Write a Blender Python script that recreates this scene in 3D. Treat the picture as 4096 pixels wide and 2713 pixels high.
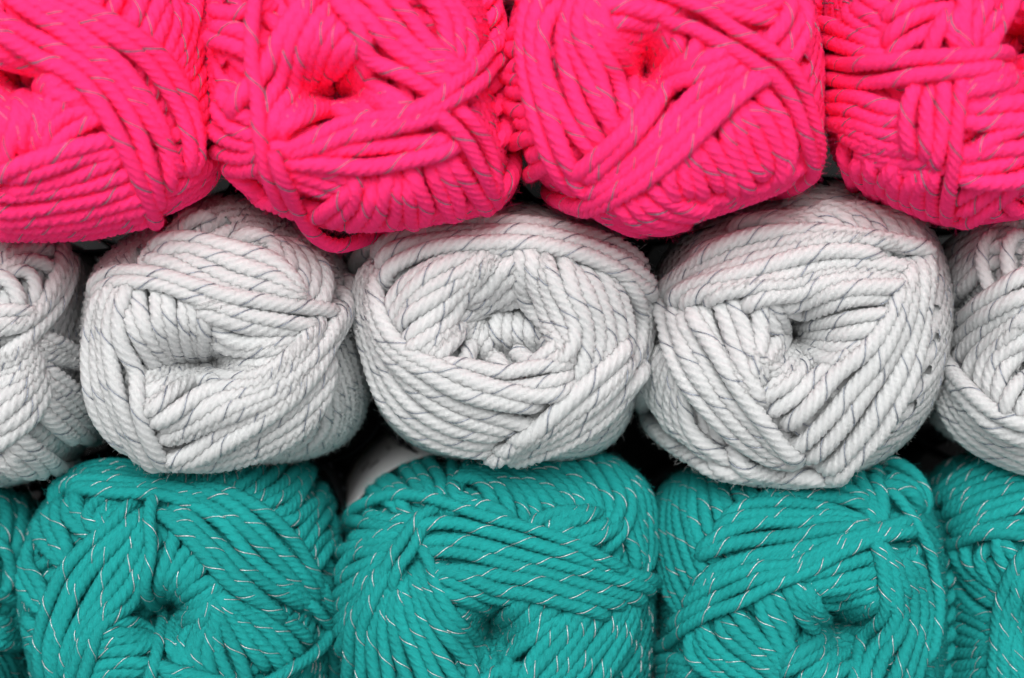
import bpy, math, random
import numpy as np
from mathutils import Vector

random.seed(7)
rng = np.random.default_rng(7)
for o in list(bpy.data.objects):
    bpy.data.objects.remove(o)
scene = bpy.context.scene
COL = scene.collection

# ------------------------------------------------------------------ camera
PXW, PXH = 4096.0, 2713.0
K = 0.328 / PXW                  # metres per photo pixel in the plane y = 0
D = 0.64                         # camera distance to that plane
cam_d = bpy.data.cameras.new('camera')
cam = bpy.data.objects.new('camera', cam_d)
COL.objects.link(cam)
cam.location = (0, -D, 0)
cam.rotation_euler = (math.radians(90), 0, 0)
cam_d.sensor_width = 36.0
cam_d.lens = 36.0 * D / 0.328
cam_d.clip_start = 0.02
cam_d.clip_end = 400.0
cam_d.dof.use_dof = True
cam_d.dof.focus_distance = D + 0.012
cam_d.dof.aperture_fstop = 6.0
scene.camera = cam

# ------------------------------------------------------------------ light
SUN_EL, SUN_AZ = math.radians(27), math.radians(4)      # high behind the camera, a little to its left
world = bpy.data.worlds.new('World')
scene.world = world
world.use_nodes = True
wn, wl = world.node_tree.nodes, world.node_tree.links
for n in list(wn):
    wn.remove(n)
sky = wn.new('ShaderNodeTexSky')
sky.sky_type = 'NISHITA'
sky.sun_disc = False
sky.sun_elevation = SUN_EL
sky.sun_rotation = math.radians(180) + SUN_AZ
sky.dust_density = 4.0
sky.ozone_density = 0.6
grey = wn.new('ShaderNodeHueSaturation')                # an overcast sky: its blue greyed
grey.inputs['Saturation'].default_value = 0.12
bg = wn.new('ShaderNodeBackground')
bg.inputs['Strength'].default_value = 0.055
wo = wn.new('ShaderNodeOutputWorld')
wl.new(sky.outputs[0], grey.inputs['Color'])
wl.new(grey.outputs[0], bg.inputs['Color'])
wl.new(bg.outputs[0], wo.inputs['Surface'])

sun_d = bpy.data.lights.new('sun', 'SUN')
sun_d.energy = 1.5
sun_d.angle = math.radians(40)
sun_d.color = (1.0, 0.99, 0.975)
sun = bpy.data.objects.new('sun', sun_d)
COL.objects.link(sun)
sd = Vector((math.sin(SUN_AZ) * math.cos(SUN_EL) * -1, -math.cos(SUN_AZ) * math.cos(SUN_EL), math.sin(SUN_EL)))
sun.rotation_euler = sd.to_track_quat('Z', 'Y').to_euler()
sun.location = (0, -3, 3)

scene.view_settings.view_transform = 'Standard'
scene.view_settings.look = 'None'
scene.view_settings.gamma = 1.0
scene.view_settings.exposure = 0.34
scene.cycles.max_bounces = 14
scene.cycles.diffuse_bounces = 6
scene.cycles.use_denoising = True
scene.cycles.caustics_reflective = False
scene.cycles.caustics_refractive = False


# ------------------------------------------------------------------ materials
def new_mat(name):
    m = bpy.data.materials.new(name)
    m.use_nodes = True
    nt = m.node_tree
    return m, nt, nt.nodes['Principled BSDF']


def yarn_mat(name, col, sheen, rough=0.85, var=0.06, sss=0.0):
    m, nt, p = new_mat(name)
    N, L = nt.nodes, nt.links
    uv = N.new('ShaderNodeUVMap')
    mp = N.new('ShaderNodeMapping')
    mp.inputs['Scale'].default_value = (420.0, 46.0, 1.0)
    L.new(uv.outputs[0], mp.inputs[0])
    fib = N.new('ShaderNodeTexNoise')
    fib.inputs['Scale'].default_value = 1.0
    fib.inputs['Detail'].default_value = 3.0
    fib.inputs['Roughness'].default_value = 0.65
    L.new(mp.outputs[0], fib.inputs['Vector'])
    tc = N.new('ShaderNodeTexCoord')
    big = N.new('ShaderNodeTexNoise')
    big.inputs['Scale'].default_value = 900.0
    big.inputs['Detail'].default_value = 2.0
    L.new(tc.outputs['Object'], big.inputs['Vector'])
    addn = N.new('ShaderNodeMath')
    addn.operation = 'ADD'
    L.new(fib.outputs[0], addn.inputs[0])
    L.new(big.outputs[0], addn.inputs[1])
    bump = N.new('ShaderNodeBump')
    bump.inputs['Strength'].default_value = 0.8
    bump.inputs['Distance'].default_value = 0.0005
    L.new(addn.outputs[0], bump.inputs['Height'])
    L.new(bump.outputs[0], p.inputs['Normal'])
    info = N.new('ShaderNodeObjectInfo')
    mr = N.new('ShaderNodeMapRange')
    mr.inputs['To Min'].default_value = 1.0 - var
    mr.inputs['To Max'].default_value = 1.0
    L.new(info.outputs['Random'], mr.inputs['Value'])
    mr2 = N.new('ShaderNodeMapRange')
    mr2.inputs['From Min'].default_value = 0.3
    mr2.inputs['From Max'].default_value = 0.7
    mr2.inputs['To Min'].default_value = 1.0 - var * 1.6
    mr2.inputs['To Max'].default_value = 1.0
    L.new(fib.outputs[0], mr2.inputs['Value'])
    mul = N.new('ShaderNodeMath')
    mul.operation = 'MULTIPLY'
    L.new(mr.outputs[0], mul.inputs[0])
    L.new(mr2.outputs[0], mul.inputs[1])
    mix = N.new('ShaderNodeMixRGB')
    mix.blend_type = 'MULTIPLY'
    mix.inputs[0].default_value = 1.0
    mix.inputs[1].default_value = (*col, 1)
    L.new(mul.outputs[0], mix.inputs[2])
    L.new(mix.outputs[0], p.inputs['Base Color'])
    p.inputs['Roughness'].default_value = rough
    p.inputs['Specular IOR Level'].default_value = 0.25
    p.inputs['Sheen Weight'].default_value = sheen
    p.inputs['Sheen Roughness'].default_value = 0.5
    p.inputs['Sheen Tint'].default_value = (min(1, col[0] * 1.1 + .1), min(1, col[1] * 1.1 + .1), min(1, col[2] * 1.1 + .1), 1)
    if sss:
        p.inputs['Subsurface Weight'].default_value = sss
        p.inputs['Subsurface Radius'].default_value = (0.003, 0.003, 0.003)
        p.inputs['Subsurface Scale'].default_value = 1.0
    return m


def plain(name, col, rough=0.7, metal=0.0, spec=0.3):
    m, nt, p = new_mat(name)
    p.inputs['Base Color'].default_value = (*col, 1)
    p.inputs['Roughness'].default_value = rough
    p.inputs['Metallic'].default_value = metal
    p.inputs['Specular IOR Level'].default_value = spec
    return m


def thread_mat(name, col, metal, rough):
    """Lurex thread: metallic foil, its facet glints painted in as colour noise over a fine bump."""
    m, nt, p = new_mat(name)
    N, L = nt.nodes, nt.links
    tc = N.new('ShaderNodeTexCoord')
    n1 = N.new('ShaderNodeTexNoise')
    n1.inputs['Scale'].default_value = 1500.0
    L.new(tc.outputs['Object'], n1.inputs['Vector'])
    b = N.new('ShaderNodeBump')
    b.inputs['Strength'].default_value = 0.6
    b.inputs['Distance'].default_value = 0.0004
    L.new(n1.outputs[0], b.inputs['Height'])
    L.new(b.outputs[0], p.inputs['Normal'])
    r = N.new('ShaderNodeMapRange')
    r.inputs['From Min'].default_value = 0.35
    r.inputs['From Max'].default_value = 0.65
    r.inputs['To Min'].default_value = 0.55
    r.inputs['To Max'].default_value = 1.15
    L.new(n1.outputs[0], r.inputs['Value'])
    mix = N.new('ShaderNodeMixRGB')
    mix.blend_type = 'MULTIPLY'
    mix.inputs[0].default_value = 1.0
    mix.inputs[1].default_value = (*col, 1)
    L.new(r.outputs[0], mix.inputs[2])
    L.new(mix.outputs[0], p.inputs['Base Color'])
    p.inputs['Metallic'].default_value = metal
    p.inputs['Roughness'].default_value = rough
    return m


M = {
    # fluorescent dye: in red it gives back more than the red that falls on it
    'pink': yarn_mat('pink_yarn', (1.38, 0.040, 0.255), 0.0, var=0.05),
    'white': yarn_mat('white_yarn', (0.76, 0.778, 0.785), 0.0, var=0.05, sss=1.0),
    'teal': yarn_mat('teal_yarn', (0.014, 0.43, 0.415), 0.0, var=0.14),
    'pink_thread': thread_mat('pink_yarn_thread', (0.26, 0.31, 0.40), 0.2, 0.4),
    'white_thread': thread_mat('white_yarn_thread', (0.42, 0.46, 0.55), 0.7, 0.35),
    'teal_thread': thread_mat('teal_yarn_thread', (0.92, 0.94, 0.97), 0.7, 0.35),
    'pink_fuzz': plain('pink_fibre', (1.1, 0.05, 0.25), 0.6),
    'white_fuzz': plain('white_fibre', (0.76, 0.77, 0.77), 0.6),
    'teal_fuzz': plain('teal_fibre', (0.03, 0.42, 0.41), 0.6),
    'label_black': plain('black_label_paper', (0.008, 0.009, 0.010), 0.9, 0.0, 0.1),
    'label_white': plain('white_label_paper', (0.72, 0.73, 0.74), 0.5),
    'ink': plain('black_ink', (0.03, 0.03, 0.035), 0.6),
    'ink_grey': plain('grey_ink', (0.16, 0.17, 0.20), 0.6),
    'shelf': plain('black_shelf_board', (0.012, 0.012, 0.013), 0.6),
    'ground': plain('pale_bounce_ground', (0.75, 0.75, 0.75), 0.9),  # unseen ground, made pale to throw light up from below
}


# ------------------------------------------------------------------ mesh helpers
def link_mesh(name, verts, faces, mat, parent=None, uv=None, smooth=True):
    """faces: (n,4) int array of quads."""
    me = bpy.data.meshes.new(name)
    nv, nf = len(verts), len(faces)
    me.vertices.add(nv)
    me.vertices.foreach_set('co', np.ascontiguousarray(verts, dtype=np.float32).ravel())
    me.loops.add(nf * 4)
    me.loops.foreach_set('vertex_index', np.ascontiguousarray(faces, dtype=np.int32).ravel())
    me.polygons.add(nf)
    me.polygons.foreach_set('loop_start', np.arange(0, nf * 4, 4, dtype=np.int32))
    me.polygons.foreach_set('use_smooth', np.full(nf, smooth, dtype=bool))
    if uv is not None:
        l = me.uv_layers.new(name='UVMap')
        l.data.foreach_set('uv', np.ascontiguousarray(uv, dtype=np.float32).ravel())
    me.update(calc_edges=True)
    me.materials.append(mat)
    o = bpy.data.objects.new(name, me)
    COL.objects.link(o)
    if parent is not None:
        o.parent = parent
    return o


def grid_faces(n, m, closed=True):
    i = np.arange(n - 1)[:, None]
    j = np.arange(m if closed else m - 1)[None, :]
    j2 = (j + 1) % m
    a = i * m + j
    b = i * m + j2
    c = (i + 1) * m + j2
    d = (i + 1) * m + j
    return np.stack([a, b, c, d], -1).reshape(-1, 4)


def frames(P):
    """tangent, two normals by parallel transport along polyline P (n,3)."""
    T = np.gradient(P, axis=0)
    T /= np.linalg.norm(T, axis=1)[:, None] + 1e-12
    ref = np.array([0.0, -1.0, 0.0])
    if abs(T[0] @ ref) > 0.9:
        ref = np.array([0.0, 0.0, 1.0])
    u = ref - T[0] * (ref @ T[0])
    u /= np.linalg.norm(u)
    U = np.zeros_like(P)
    for i in range(len(P)):
        u = u - T[i] * (u @ T[i])
        u /= np.linalg.norm(u) + 1e-12
        U[i] = u
    V = np.cross(T, U)
    return T, U, V


def resample(P, step):
    d = np.linalg.norm(np.diff(P, axis=0), axis=1)
    s = np.concatenate([[0], np.cumsum(d)])
    n = max(4, int(round(s[-1] / step)) + 1)
    t = np.linspace(0, s[-1], n)
    return np.stack([np.interp(t, s, P[:, k]) for k in range(P.shape[1])], 1), t


def smooth1(a, sig):
    if sig < 0.3:
        return a
    w = int(math.ceil(sig * 2.5))
    k = np.exp(-0.5 * (np.arange(-w, w + 1) / sig) ** 2)
    k /= k.sum()
    if a.ndim == 1:
        return np.convolve(np.pad(a, w, mode='edge'), k, mode='valid')
    return np.stack([smooth1(a[:, i], sig) for i in range(a.shape[1])], 1)


PLIES, PER = 5, 3
FUZZ = {}


def strand(P, d, colour, parent, nper=PER, step=0.27, taper=True):
    """One length of four-ply yarn along P with its metallic thread wound in a groove between two plies."""
    d = d * random.uniform(0.95, 1.07)
    P, t = resample(P, d * step)
    P = smooth1(P, 1.2)
    T, U, V = frames(P)
    n = len(P)
    m = PLIES * nper
    r0 = d * 0.53
    pitch = d * random.uniform(2.9, 3.3)
    ph = random.uniform(0, 2 * math.pi)
    wob = smooth1(rng.normal(0, 1, n), 4.0)
    tw = ph + 2 * math.pi * t / pitch + 0.25 * wob          # the twist is a little uneven
    rad = r0 * (1 + 0.06 * smooth1(rng.normal(0, 1, n), 5.0) * 2)
    phi = np.arange(m) / m * 2 * math.pi
    lobe = np.abs(np.sin(phi * PLIES / 2))
    prof = 0.815 + 0.205 * lobe
    ang = phi[None, :] - 0 + tw[:, None]
    rr = rad[:, None] * prof[None, :]
    sgn = -1.0
    V3 = P[:, None, :] + rr[..., None] * (np.cos(ang)[..., None] * U[:, None, :] + sgn * np.sin(ang)[..., None] * V[:, None, :])
    F = grid_faces(n, m)
    # uv: metres along, fraction round the (untwisted) strand so that fibres run nearly along the ply
    uu = np.repeat(t[:, None], m + 1, 1)
    vv = (np.arange(m + 1) / m)[None, :] + (t / pitch * 0.35)[:, None]
    i = np.arange(n - 1)[:, None]
    j = np.arange(m)[None, :]
    off = random.uniform(0, 5)
    quad = [(i, j), (i, j + 1), (i + 1, j + 1), (i + 1, j)]
    uv = np.stack([np.stack([np.broadcast_to(uu[a, b], (n - 1, m)) + off, np.broadcast_to(vv[a, b], (n - 1, m))], -1) for a, b in quad], 2)
    so = link_mesh('yarn_strand', V3.reshape(-1, 3), F, M[colour], parent, uv)
    # the thread
    a0 = 0.0
    at = a0 + tw
    rt = rad * 0.91
    C = P + rt[:, None] * (np.cos(at)[:, None] * U + sgn * np.sin(at)[:, None] * V)
    T2, U2, V2 = frames(C)
    q = np.array([0, 2.094, 4.189])
    w = THREAD_R * (0.85 if colour == 'teal' else 1.0) * random.uniform(0.85, 1.15)
    TV = C[:, None, :] + w * (np.cos(q)[None, :, None] * U2[:, None, :] + np.sin(q)[None, :, None] * V2[:, None, :])
    link_mesh('metallic_thread', TV.reshape(-1, 3), grid_faces(n, 3), M[colour + '_thread'], so)
    FUZZ.setdefault(parent.name, []).append((P, U, V, rad))
    return so


THREAD_R = 2.5 * K
FUZZ_SHORT, FUZZ_LONG, FUZZ_R = 6.5, 0.08, 0.000020


def catmull(pts, n=40):
    pts = np.asarray(pts, float)
    if len(pts) == 2:
        t = np.linspace(0, 1, n)[:, None]
        return pts[0] * (1 - t) + pts[1] * t
    p = np.vstack([2 * pts[0] - pts[1], pts, 2 * pts[-1] - pts[-2]])
    out = []
    for i in range(1, len(p) - 2):
        t = np.linspace(0, 1, 16, endpoint=False)[:, None]
        a, b, c, e = p[i - 1], p[i], p[i + 1], p[i + 2]
        out.append(0.5 * (2 * b + (c - a) * t + (2 * a - 5 * b + 4 * c - e) * t ** 2 + (3 * b - a - 3 * c + e) * t ** 3))
    out.append(pts[-1:])
    q = np.vstack(out)
    d = np.concatenate([[0], np.cumsum(np.linalg.norm(np.diff(q, axis=0), axis=1))])
    t = np.linspace(0, d[-1], n)
    return np.stack([np.interp(t, d, q[:, k]) for k in range(2)], 1)


def px_to_plane(px, y):
    """photo pixel -> (x, z) in the plane at depth y."""
    s = K * (1 + y / D)
    return (px[..., 0] - PXW / 2) * s, -(px[..., 1] - PXH / 2) * s


def to_px(P):
    f = 1 + P[:, 1] / D
    return np.stack([P[:, 0] / f / K + PXW / 2, PXH / 2 - P[:, 2] / f / K], 1)


# ------------------------------------------------------------------ a ball of yarn
SPACE = {'pink': 0.85, 'white': 0.83, 'teal': 0.86}


class Ball:
    """Front: a rounded cap (superellipse) with a hollow where the core was pulled; side: a long tapering barrel.
    A chart (azimuthal, by arc length from the front pole) is used to lay strands over it, each on top of what lies below."""

    def __init__(self, spec):
        self.spec = spec
        self.colour = spec['colour']
        self.d = {'pink': 66, 'white': 71, 'teal': 59}[self.colour] * K * spec.get('thick', 1.0)
        self.yf = spec['front']
        self.H = spec.get('H', 0.040)
        self.p = spec.get('p', 2.5)
        self.ys = self.yf + self.H
        x0, y0, sc = spec['view']
        self.view = (x0, y0, sc)
        out = np.array(spec['outline'], float) / sc + np.array([x0, y0])
        ox, oz = px_to_plane(out, self.ys)
        self.cx, self.cz = (ox.min() + ox.max()) / 2, (oz.min() + oz.max()) / 2
        th = np.arctan2(oz - self.cz, ox - self.cx)
        rr = np.hypot(ox - self.cx, oz - self.cz) + {'pink': -0.2, 'white': 0.05, 'teal': 0.0}[self.colour] * self.d
        i = np.argsort(th)
        th, rr = th[i], rr[i]
        th3 = np.concatenate([th - 2 * np.pi, th, th + 2 * np.pi])
        rr3 = np.concatenate([rr, rr, rr])
        g = np.linspace(-np.pi, np.pi, 361)
        r = np.interp(g, th3, rr3)[:-1]
        k = np.exp(-0.5 * (np.arange(-20, 21) / 6.0) ** 2)
        k /= k.sum()
        r = np.convolve(np.concatenate([r[-20:], r, r[:20]]), k, 'valid')
        self.gth, self.gr = g, np.append(r, r[0])
        self.Rm = r.mean()
        # arc length table of the cap, in units of Rm
        rho = np.linspace(0, 1, 400) ** 0.5
        f = self.cap(rho)
        ds = np.hypot(np.diff(rho) * self.Rm, np.diff(f)) / self.Rm
        self.trho, self.ts = rho, np.concatenate([[0], np.cumsum(ds)])
        self.s1 = self.ts[-1]
        hx, hy, ha, hb, hd = spec['hole']
        hp = np.array([hx, hy], float) / sc + np.array([x0, y0])
        X, Z = px_to_plane(hp, self.yf + 0.012)
        self.hu, self.hv = X - self.cx, Z - self.cz
        self.ha, self.hb, self.hd = ha / sc * K, hb / sc * K, hd
        self.n = 440
        self.ext = 3.0
        self.map = np.full((self.n, self.n), -1.3 * self.d)

    def R(self, th):
        return np.interp(th, self.gth, self.gr)

    def cap(self, rho):
        return self.H * (1 - np.clip(1 - np.clip(rho, 0, 1) ** self.p, 0, 1) ** (1 / self.p))

    def dip(self, u, v):
        e2 = ((u - self.hu) / self.ha) ** 2 + ((v - self.hv) / self.hb) ** 2
        return self.hd * np.exp(-e2 ** 1.15)

    def S(self, a, hollow=True):
        s = np.hypot(a[:, 0], a[:, 1])
        th = np.arctan2(a[:, 1], a[:, 0])
        rho = np.interp(s, self.ts, self.trho)
        over = np.clip(s - self.s1, 0, None)
        Rr = self.R(th) * (rho - 0.22 * over ** 2)
        u, v = Rr * np.cos(th), Rr * np.sin(th)
        y = self.yf + self.cap(rho) + over * self.Rm + np.where(over > 0, 0, self.dip(u, v) * hollow)
        return np.stack([self.cx + u, y, self.cz + v], 1)

    def barrel(self, th, s):
        Rr = self.R(th)
        return np.stack([self.cx + Rr * np.cos(th), np.full_like(th, self.ys) + (s - self.s1) * self.Rm, self.cz + Rr * np.sin(th)], 1)

    def SN(self, a):
        e = 0.004
        P = self.S(a)
        A = self.S(a + [e, 0], 0.35) - self.S(a - [e, 0], 0.35)
        B = self.S(a + [0, e], 0.35) - self.S(a - [0, e], 0.35)
        N = np.cross(A, B)
        N /= np.linalg.norm(N, axis=1)[:, None] + 1e-15
        c = np.array([self.cx, self.ys + 0.01, self.cz])
        flip = np.sum(N * (P - c), 1) < 0
        # on the cap the normal looks to the camera
        flip = np.where(P[:, 1] < self.ys - 0.002, N[:, 1] > 0, flip)
        N[flip] *= -1
        return P, N

    def chart(self, px):
        """photo pixels -> chart points, where their sight lines meet the ball."""
        n = len(px)
        ys = np.linspace(self.yf - 0.002, self.ys + 0.004, 260)
        X, Z = px_to_plane(px[:, None, :], ys[None, :])
        u, v = X - self.cx, Z - self.cz
        th = np.arctan2(v, u)
        rho = np.hypot(u, v) / self.R(th)
        surf = np.where(rho < 1, self.yf + self.cap(rho) + self.dip(u, v), 1e3)
        hit = ys[None, :] >= surf
        idx = np.where(hit.any(1), hit.argmax(1), rho.argmin(1))
        i = np.arange(n)
        rh, t = np.minimum(rho[i, idx], 1.0), th[i, idx]
        s = np.interp(rh, self.trho, self.ts)
        return np.stack([s * np.cos(t), s * np.sin(t)], 1)

    def idx(self, a):
        g = ((a / self.ext + 1) * 0.5 * (self.n - 1))
        return np.clip(np.rint(g).astype(int), 0, self.n - 1)

    def support(self, a):
        """height of what lies under a strand running along chart points a."""
        T = np.gradient(a, axis=0)
        T /= np.linalg.norm(T, axis=1)[:, None] + 1e-9
        Nn = np.stack([-T[:, 1], T[:, 0]], 1)
        w = self.d / self.Rm
        hs = []
        for k in (-0.3, 0.0, 0.3):
            q = self.idx(a + Nn * k * w)
            hs.append(self.map[q[:, 0], q[:, 1]])
        return np.max(hs, 0)

    def stamp(self, a, h):
        w = self.d / self.Rm * 0.5
        cell = 2 * self.ext / (self.n - 1)
        k = int(math.ceil(w / cell))
        q = self.idx(a)
        for di in range(-k, k + 1):
            for dj in range(-k, k + 1):
                r2 = (di * cell) ** 2 + (dj * cell) ** 2
                if r2 > w * w:
                    continue
                top = h + 0.5 * self.d * math.sqrt(1 - r2 / (w * w))
                ii = np.clip(q[:, 0] + di, 0, self.n - 1)
                jj = np.clip(q[:, 1] + dj, 0, self.n - 1)
                np.maximum.at(self.map, (ii, jj), top)

    def lay(self, lines, root, cap_h=0.75, base=False, thin=1.0):
        """lines: list of chart polylines of one band; all rest on what was there before the band."""
        done = []
        step = 0.3 * self.d / self.Rm
        for a, tuck in lines:
            a, t = resample(a, step)
            tk = np.zeros(len(a))
            if tuck[0]:
                tk = np.maximum(tk, np.clip(1 - t / (1.1 * step / 0.3), 0, 1))
            if tuck[1]:
                tk = np.maximum(tk, np.clip(1 - (t[-1] - t) / (1.1 * step / 0.3), 0, 1))
            if base:
                h = np.full(len(a), -0.66 * self.d)
            else:
                sup = self.support(a)
                w = 3
                pad = np.pad(sup, w, mode='edge')
                sup = np.max([pad[i:i + len(sup)] for i in range(2 * w + 1)], 0)
                h = np.clip(sup + 0.38 * self.d, -0.5 * self.d, cap_h * self.d)
                sr = np.clip((np.hypot(a[:, 0], a[:, 1]) / self.s1 - 0.78) / 0.22, 0, 1)
                h = np.minimum(h, (cap_h * (1 - sr) + (0.12 if cap_h < 0.8 else 0.3) * sr) * self.d)
                h = smooth1(h, 3.0)
            h = h - tk ** 1.5 * 1.5 * self.d
            done.append((a, h))
        for a, h in done:
            self.stamp(a, h)
            P, N = self.SN(a)
            C = smooth1(P + N * h[:, None], 1.0)
            q = to_px(C)
            if ((q[:, 0] > -800) & (q[:, 0] < PXW + 800) & (q[:, 1] > -800) & (q[:, 1] < PXH + 800)).sum() < 4:
                continue
            strand(C, self.d * thin, self.colour, root, nper=2 if base else PER, step=0.36 if base else 0.28)

    def extend(self, a, ext=True):
        """carry a strand on past both ends of what the photo shows: over the rim and back along the side, or under its neighbours."""
        tuck = []
        w = self.d / self.Rm
        for e in (0, 1):
            if e:
                a = a[::-1]
            tan = a[0] - a[min(4, len(a) - 1)]
            tan /= np.linalg.norm(tan) + 1e-9
            s = np.hypot(*a[0])
            rad = a[0] / (s + 1e-9)
            if ext and s > 0.72 * self.s1 and tan @ rad > 0.15:
                pts = [a[0]]
                dirn = tan
                for k in range(14):
                    rad = pts[-1] / np.hypot(*pts[-1])
                    dirn = dirn * 0.93 + rad * 0.07
                    dirn /= np.linalg.norm(dirn)
                    pts.append(pts[-1] + dirn * 0.09)
                    if np.hypot(*pts[-1]) > self.s1 + 0.8:
                        break
                a = np.vstack([np.array(pts[:0:-1]), a])
                tuck.append(False)
            else:
                k = np.linspace(1.1, 0, 6)[:-1, None]
                a = np.vstack([a[0] + tan * k * w, a])
                tuck.append(True)
            if e:
                a = a[::-1]
        return a, tuck

    def band(self, guides, n=0, cap_h=0.75, root=None, ext=True):
        x0, y0, sc = self.view
        G = []
        for g in guides:
            q = catmull(np.array(g, float) / sc + np.array([x0, y0]))
            G.append(self.chart(q))
        S3 = [self.S(q) for q in G]
        if len(G) > 1:
            mid = [np.linalg.norm((S3[i + 1] - S3[i])[8:32], axis=1).mean() / self.Rm for i in range(len(G) - 1)]
            pos = np.concatenate([[0], np.cumsum(mid)])
            if not n:
                n = max(2, int(round(pos[-1] * self.Rm / (SPACE[self.colour] * self.d))) + 1)
            f = np.linspace(0, pos[-1], n)
        else:
            pos, f = np.array([0.0]), np.array([0.0])
        lines = []
        for k, t in enumerate(f):
            if len(G) > 1:
                i = min(np.searchsorted(pos, t, side='right') - 1, len(G) - 2)
                w = (t - pos[i]) / max(1e-9, pos[i + 1] - pos[i])
                a = G[i] * (1 - w) + G[i + 1] * w
            else:
                a = G[0].copy()
            a = smooth1(a, 1.5)
            if 0 < k < len(f) - 1:          # hand-wound: no two strands quite parallel, ends not in a row
                lo, hi = random.randint(0, 2), random.randint(0, 2)
                a = a[lo:len(a) - hi]
                j = smooth1(rng.normal(0, 1, (len(a), 2)), 7.0) * 0.45
                a = a + j * self.d / self.Rm
            lines.append(self.extend(a, ext))
        random.shuffle(lines)
        self.lay(lines, root, cap_h, thin=0.86 if len(lines) <= 2 else 1.0)

    def wind_base(self, root):
        """the wound body under the outer strands: slanting turns that run from the hollow over the rim and along the barrel."""
        sp = self.spec
        circ = 2 * math.pi * self.Rm
        n = int(circ / (self.d * 0.84))
        sl = sp.get('slant', 0.5) * 2.4
        n = int(n * math.cos(math.atan(sl)) * 1.06)
        smax = self.s1 + 0.66
        lines = []
        for k in range(n):
            th0 = k / n * 2 * math.pi + random.uniform(-0.03, 0.03)
            s0 = 0.28 if k % 4 == 0 else (0.5 if k % 2 == 0 else 0.85)
            s = np.linspace(s0, smax, 60)
            th = th0 + sl * (s - self.s1) + 0.02 * math.sin(k)
            a = np.stack([s * np.cos(th), s * np.sin(th)], 1)
            e = self.S(a) - self.S(a, False)
            keep = e[:, 1] < 0.3 * self.hd                  # the hollow itself is lined below
            first = len(a) - np.argmin(keep[::-1]) if not keep.all() else 0
            lines.append((a[first:], (False, False)))
        self.lay(lines, root, base=True)
        # the hollow is lined with strands curling inward
        hc = self.chart(np.array([[sp['hole'][0], sp['hole'][1]]], float) / self.view[2] + np.array(self.view[:2]))[0]
        ea, eb = self.ha / self.Rm, self.hb / self.Rm
        m = int(2 * math.pi * 0.75 * (ea + eb) / 2 / (self.d / self.Rm))
        lines = []
        for k in range(m):
            t0 = k / m * 2 * math.pi
            e = np.linspace(sp.get('inner', 0.12) + (0 if k % 2 else 0.18), 1.75, 40)
            t = t0 + 0.45 * (e - 1)
            lines.append((hc + np.stack([ea * e * np.cos(t), eb * e * np.sin(t)], 1), (False, True)))
        self.lay(lines, root, cap_h=0.0)
        # patches wound the other way, chevrons where they meet
        for c in range(sp.get('patches', {'white': 0, 'pink': 2, 'teal': 2}[self.colour])):
            c0 = random.uniform(0, 2 * math.pi)
            lines = []
            for k in range(random.randint(5, 9)):
                s = np.linspace(self.s1 * 0.72, smax, 40)
                th = c0 + k * self.d / self.Rm * 1.5 - sl * 0.8 * (s - self.s1)
                lines.append((np.stack([s * np.cos(th), s * np.sin(th)], 1), (True, False)))
            self.lay(lines, root, cap_h=0.25)

    def core(self, root):
        """solid filling, a strand's depth below the surface."""
        ns, nt = 46, 72
        smax = self.s1 + 1.5
        s = np.linspace(0.001, smax, ns)
        th = np.linspace(-np.pi, np.pi, nt, endpoint=False)
        A = np.stack([(s[:, None] * np.cos(th)[None, :]).ravel(), (s[:, None] * np.sin(th)[None, :]).ravel()], 1)
        P, N = self.SN(A)
        P = P - N * self.d * 0.8
        P = P.reshape(ns, nt, 3)
        back = P[-1:].copy()
        back = np.concatenate([back + (np.array([self.cx, 0, self.cz]) * [1, 0, 1] + back * [0, 1, 0] - back) * f + [0, 0.012 * f, 0] for f in (0.4, 0.98)])
        P = np.concatenate([P, back])
        link_mesh('core', P.reshape(-1, 3), grid_faces(ns + 2, nt), M[self.colour], root)

    def wrapper(self, root, mat, y0, length, lift, marks=(), flare=(0, 0, 1)):
        """paper band round the barrel; marks = (angle deg, depth share, width, height, ink)."""
        th = np.linspace(-np.pi, np.pi, 120, endpoint=False)

        def swell(q, f):
            # the paper stands off the yarn where nothing presses on it
            dq = (np.degrees(q) - flare[1] + 180) % 360 - 180
            return flare[0] * np.exp(-(dq / flare[2]) ** 2) * min(1.0, f / 0.7)

        def ring(y, l):
            over = (y - self.ys) / self.Rm
            s = np.full_like(th, self.s1 + over)
            P = self.barrel(th, s)
            c = np.array([self.cx, 0, self.cz])
            dv = (P - c) * [1, 0, 1]
            nv = dv / np.linalg.norm(dv, axis=1)[:, None]
            return P + nv * (l + swell(th, (y - self.ys - y0) / length))[:, None], nv
        rows = [ring(self.ys + y0 + length * f, lift + dl)[0] for f, dl in ((1, -0.0005), (0, -0.0005), (0, 0), (0.33, 0), (0.66, 0), (1, 0))]
        lab = link_mesh('paper_label', np.concatenate(rows), grid_faces(6, 120), mat, root)
        for (deg, f, w, hh, ink) in marks:
            a = math.radians(deg)
            q = np.linspace(-w / 2, w / 2, 3) / self.Rm + a
            pts = []
            for ff in (f, f + hh / length):
                over = (y0 + length * ff) / self.Rm
                s = self.s1 + over
                Pq = self.barrel(q, s)
                c = np.array([self.cx, 0, self.cz])
                dv = (Pq - c) * [1, 0, 1]
                pts.append(Pq + dv / np.linalg.norm(dv, axis=1)[:, None] * (lift + 0.0003 + swell(q, ff))[:, None])
            link_mesh('printed_mark', np.concatenate(pts), grid_faces(2, 3, False), M[ink], lab, smooth=False)

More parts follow.
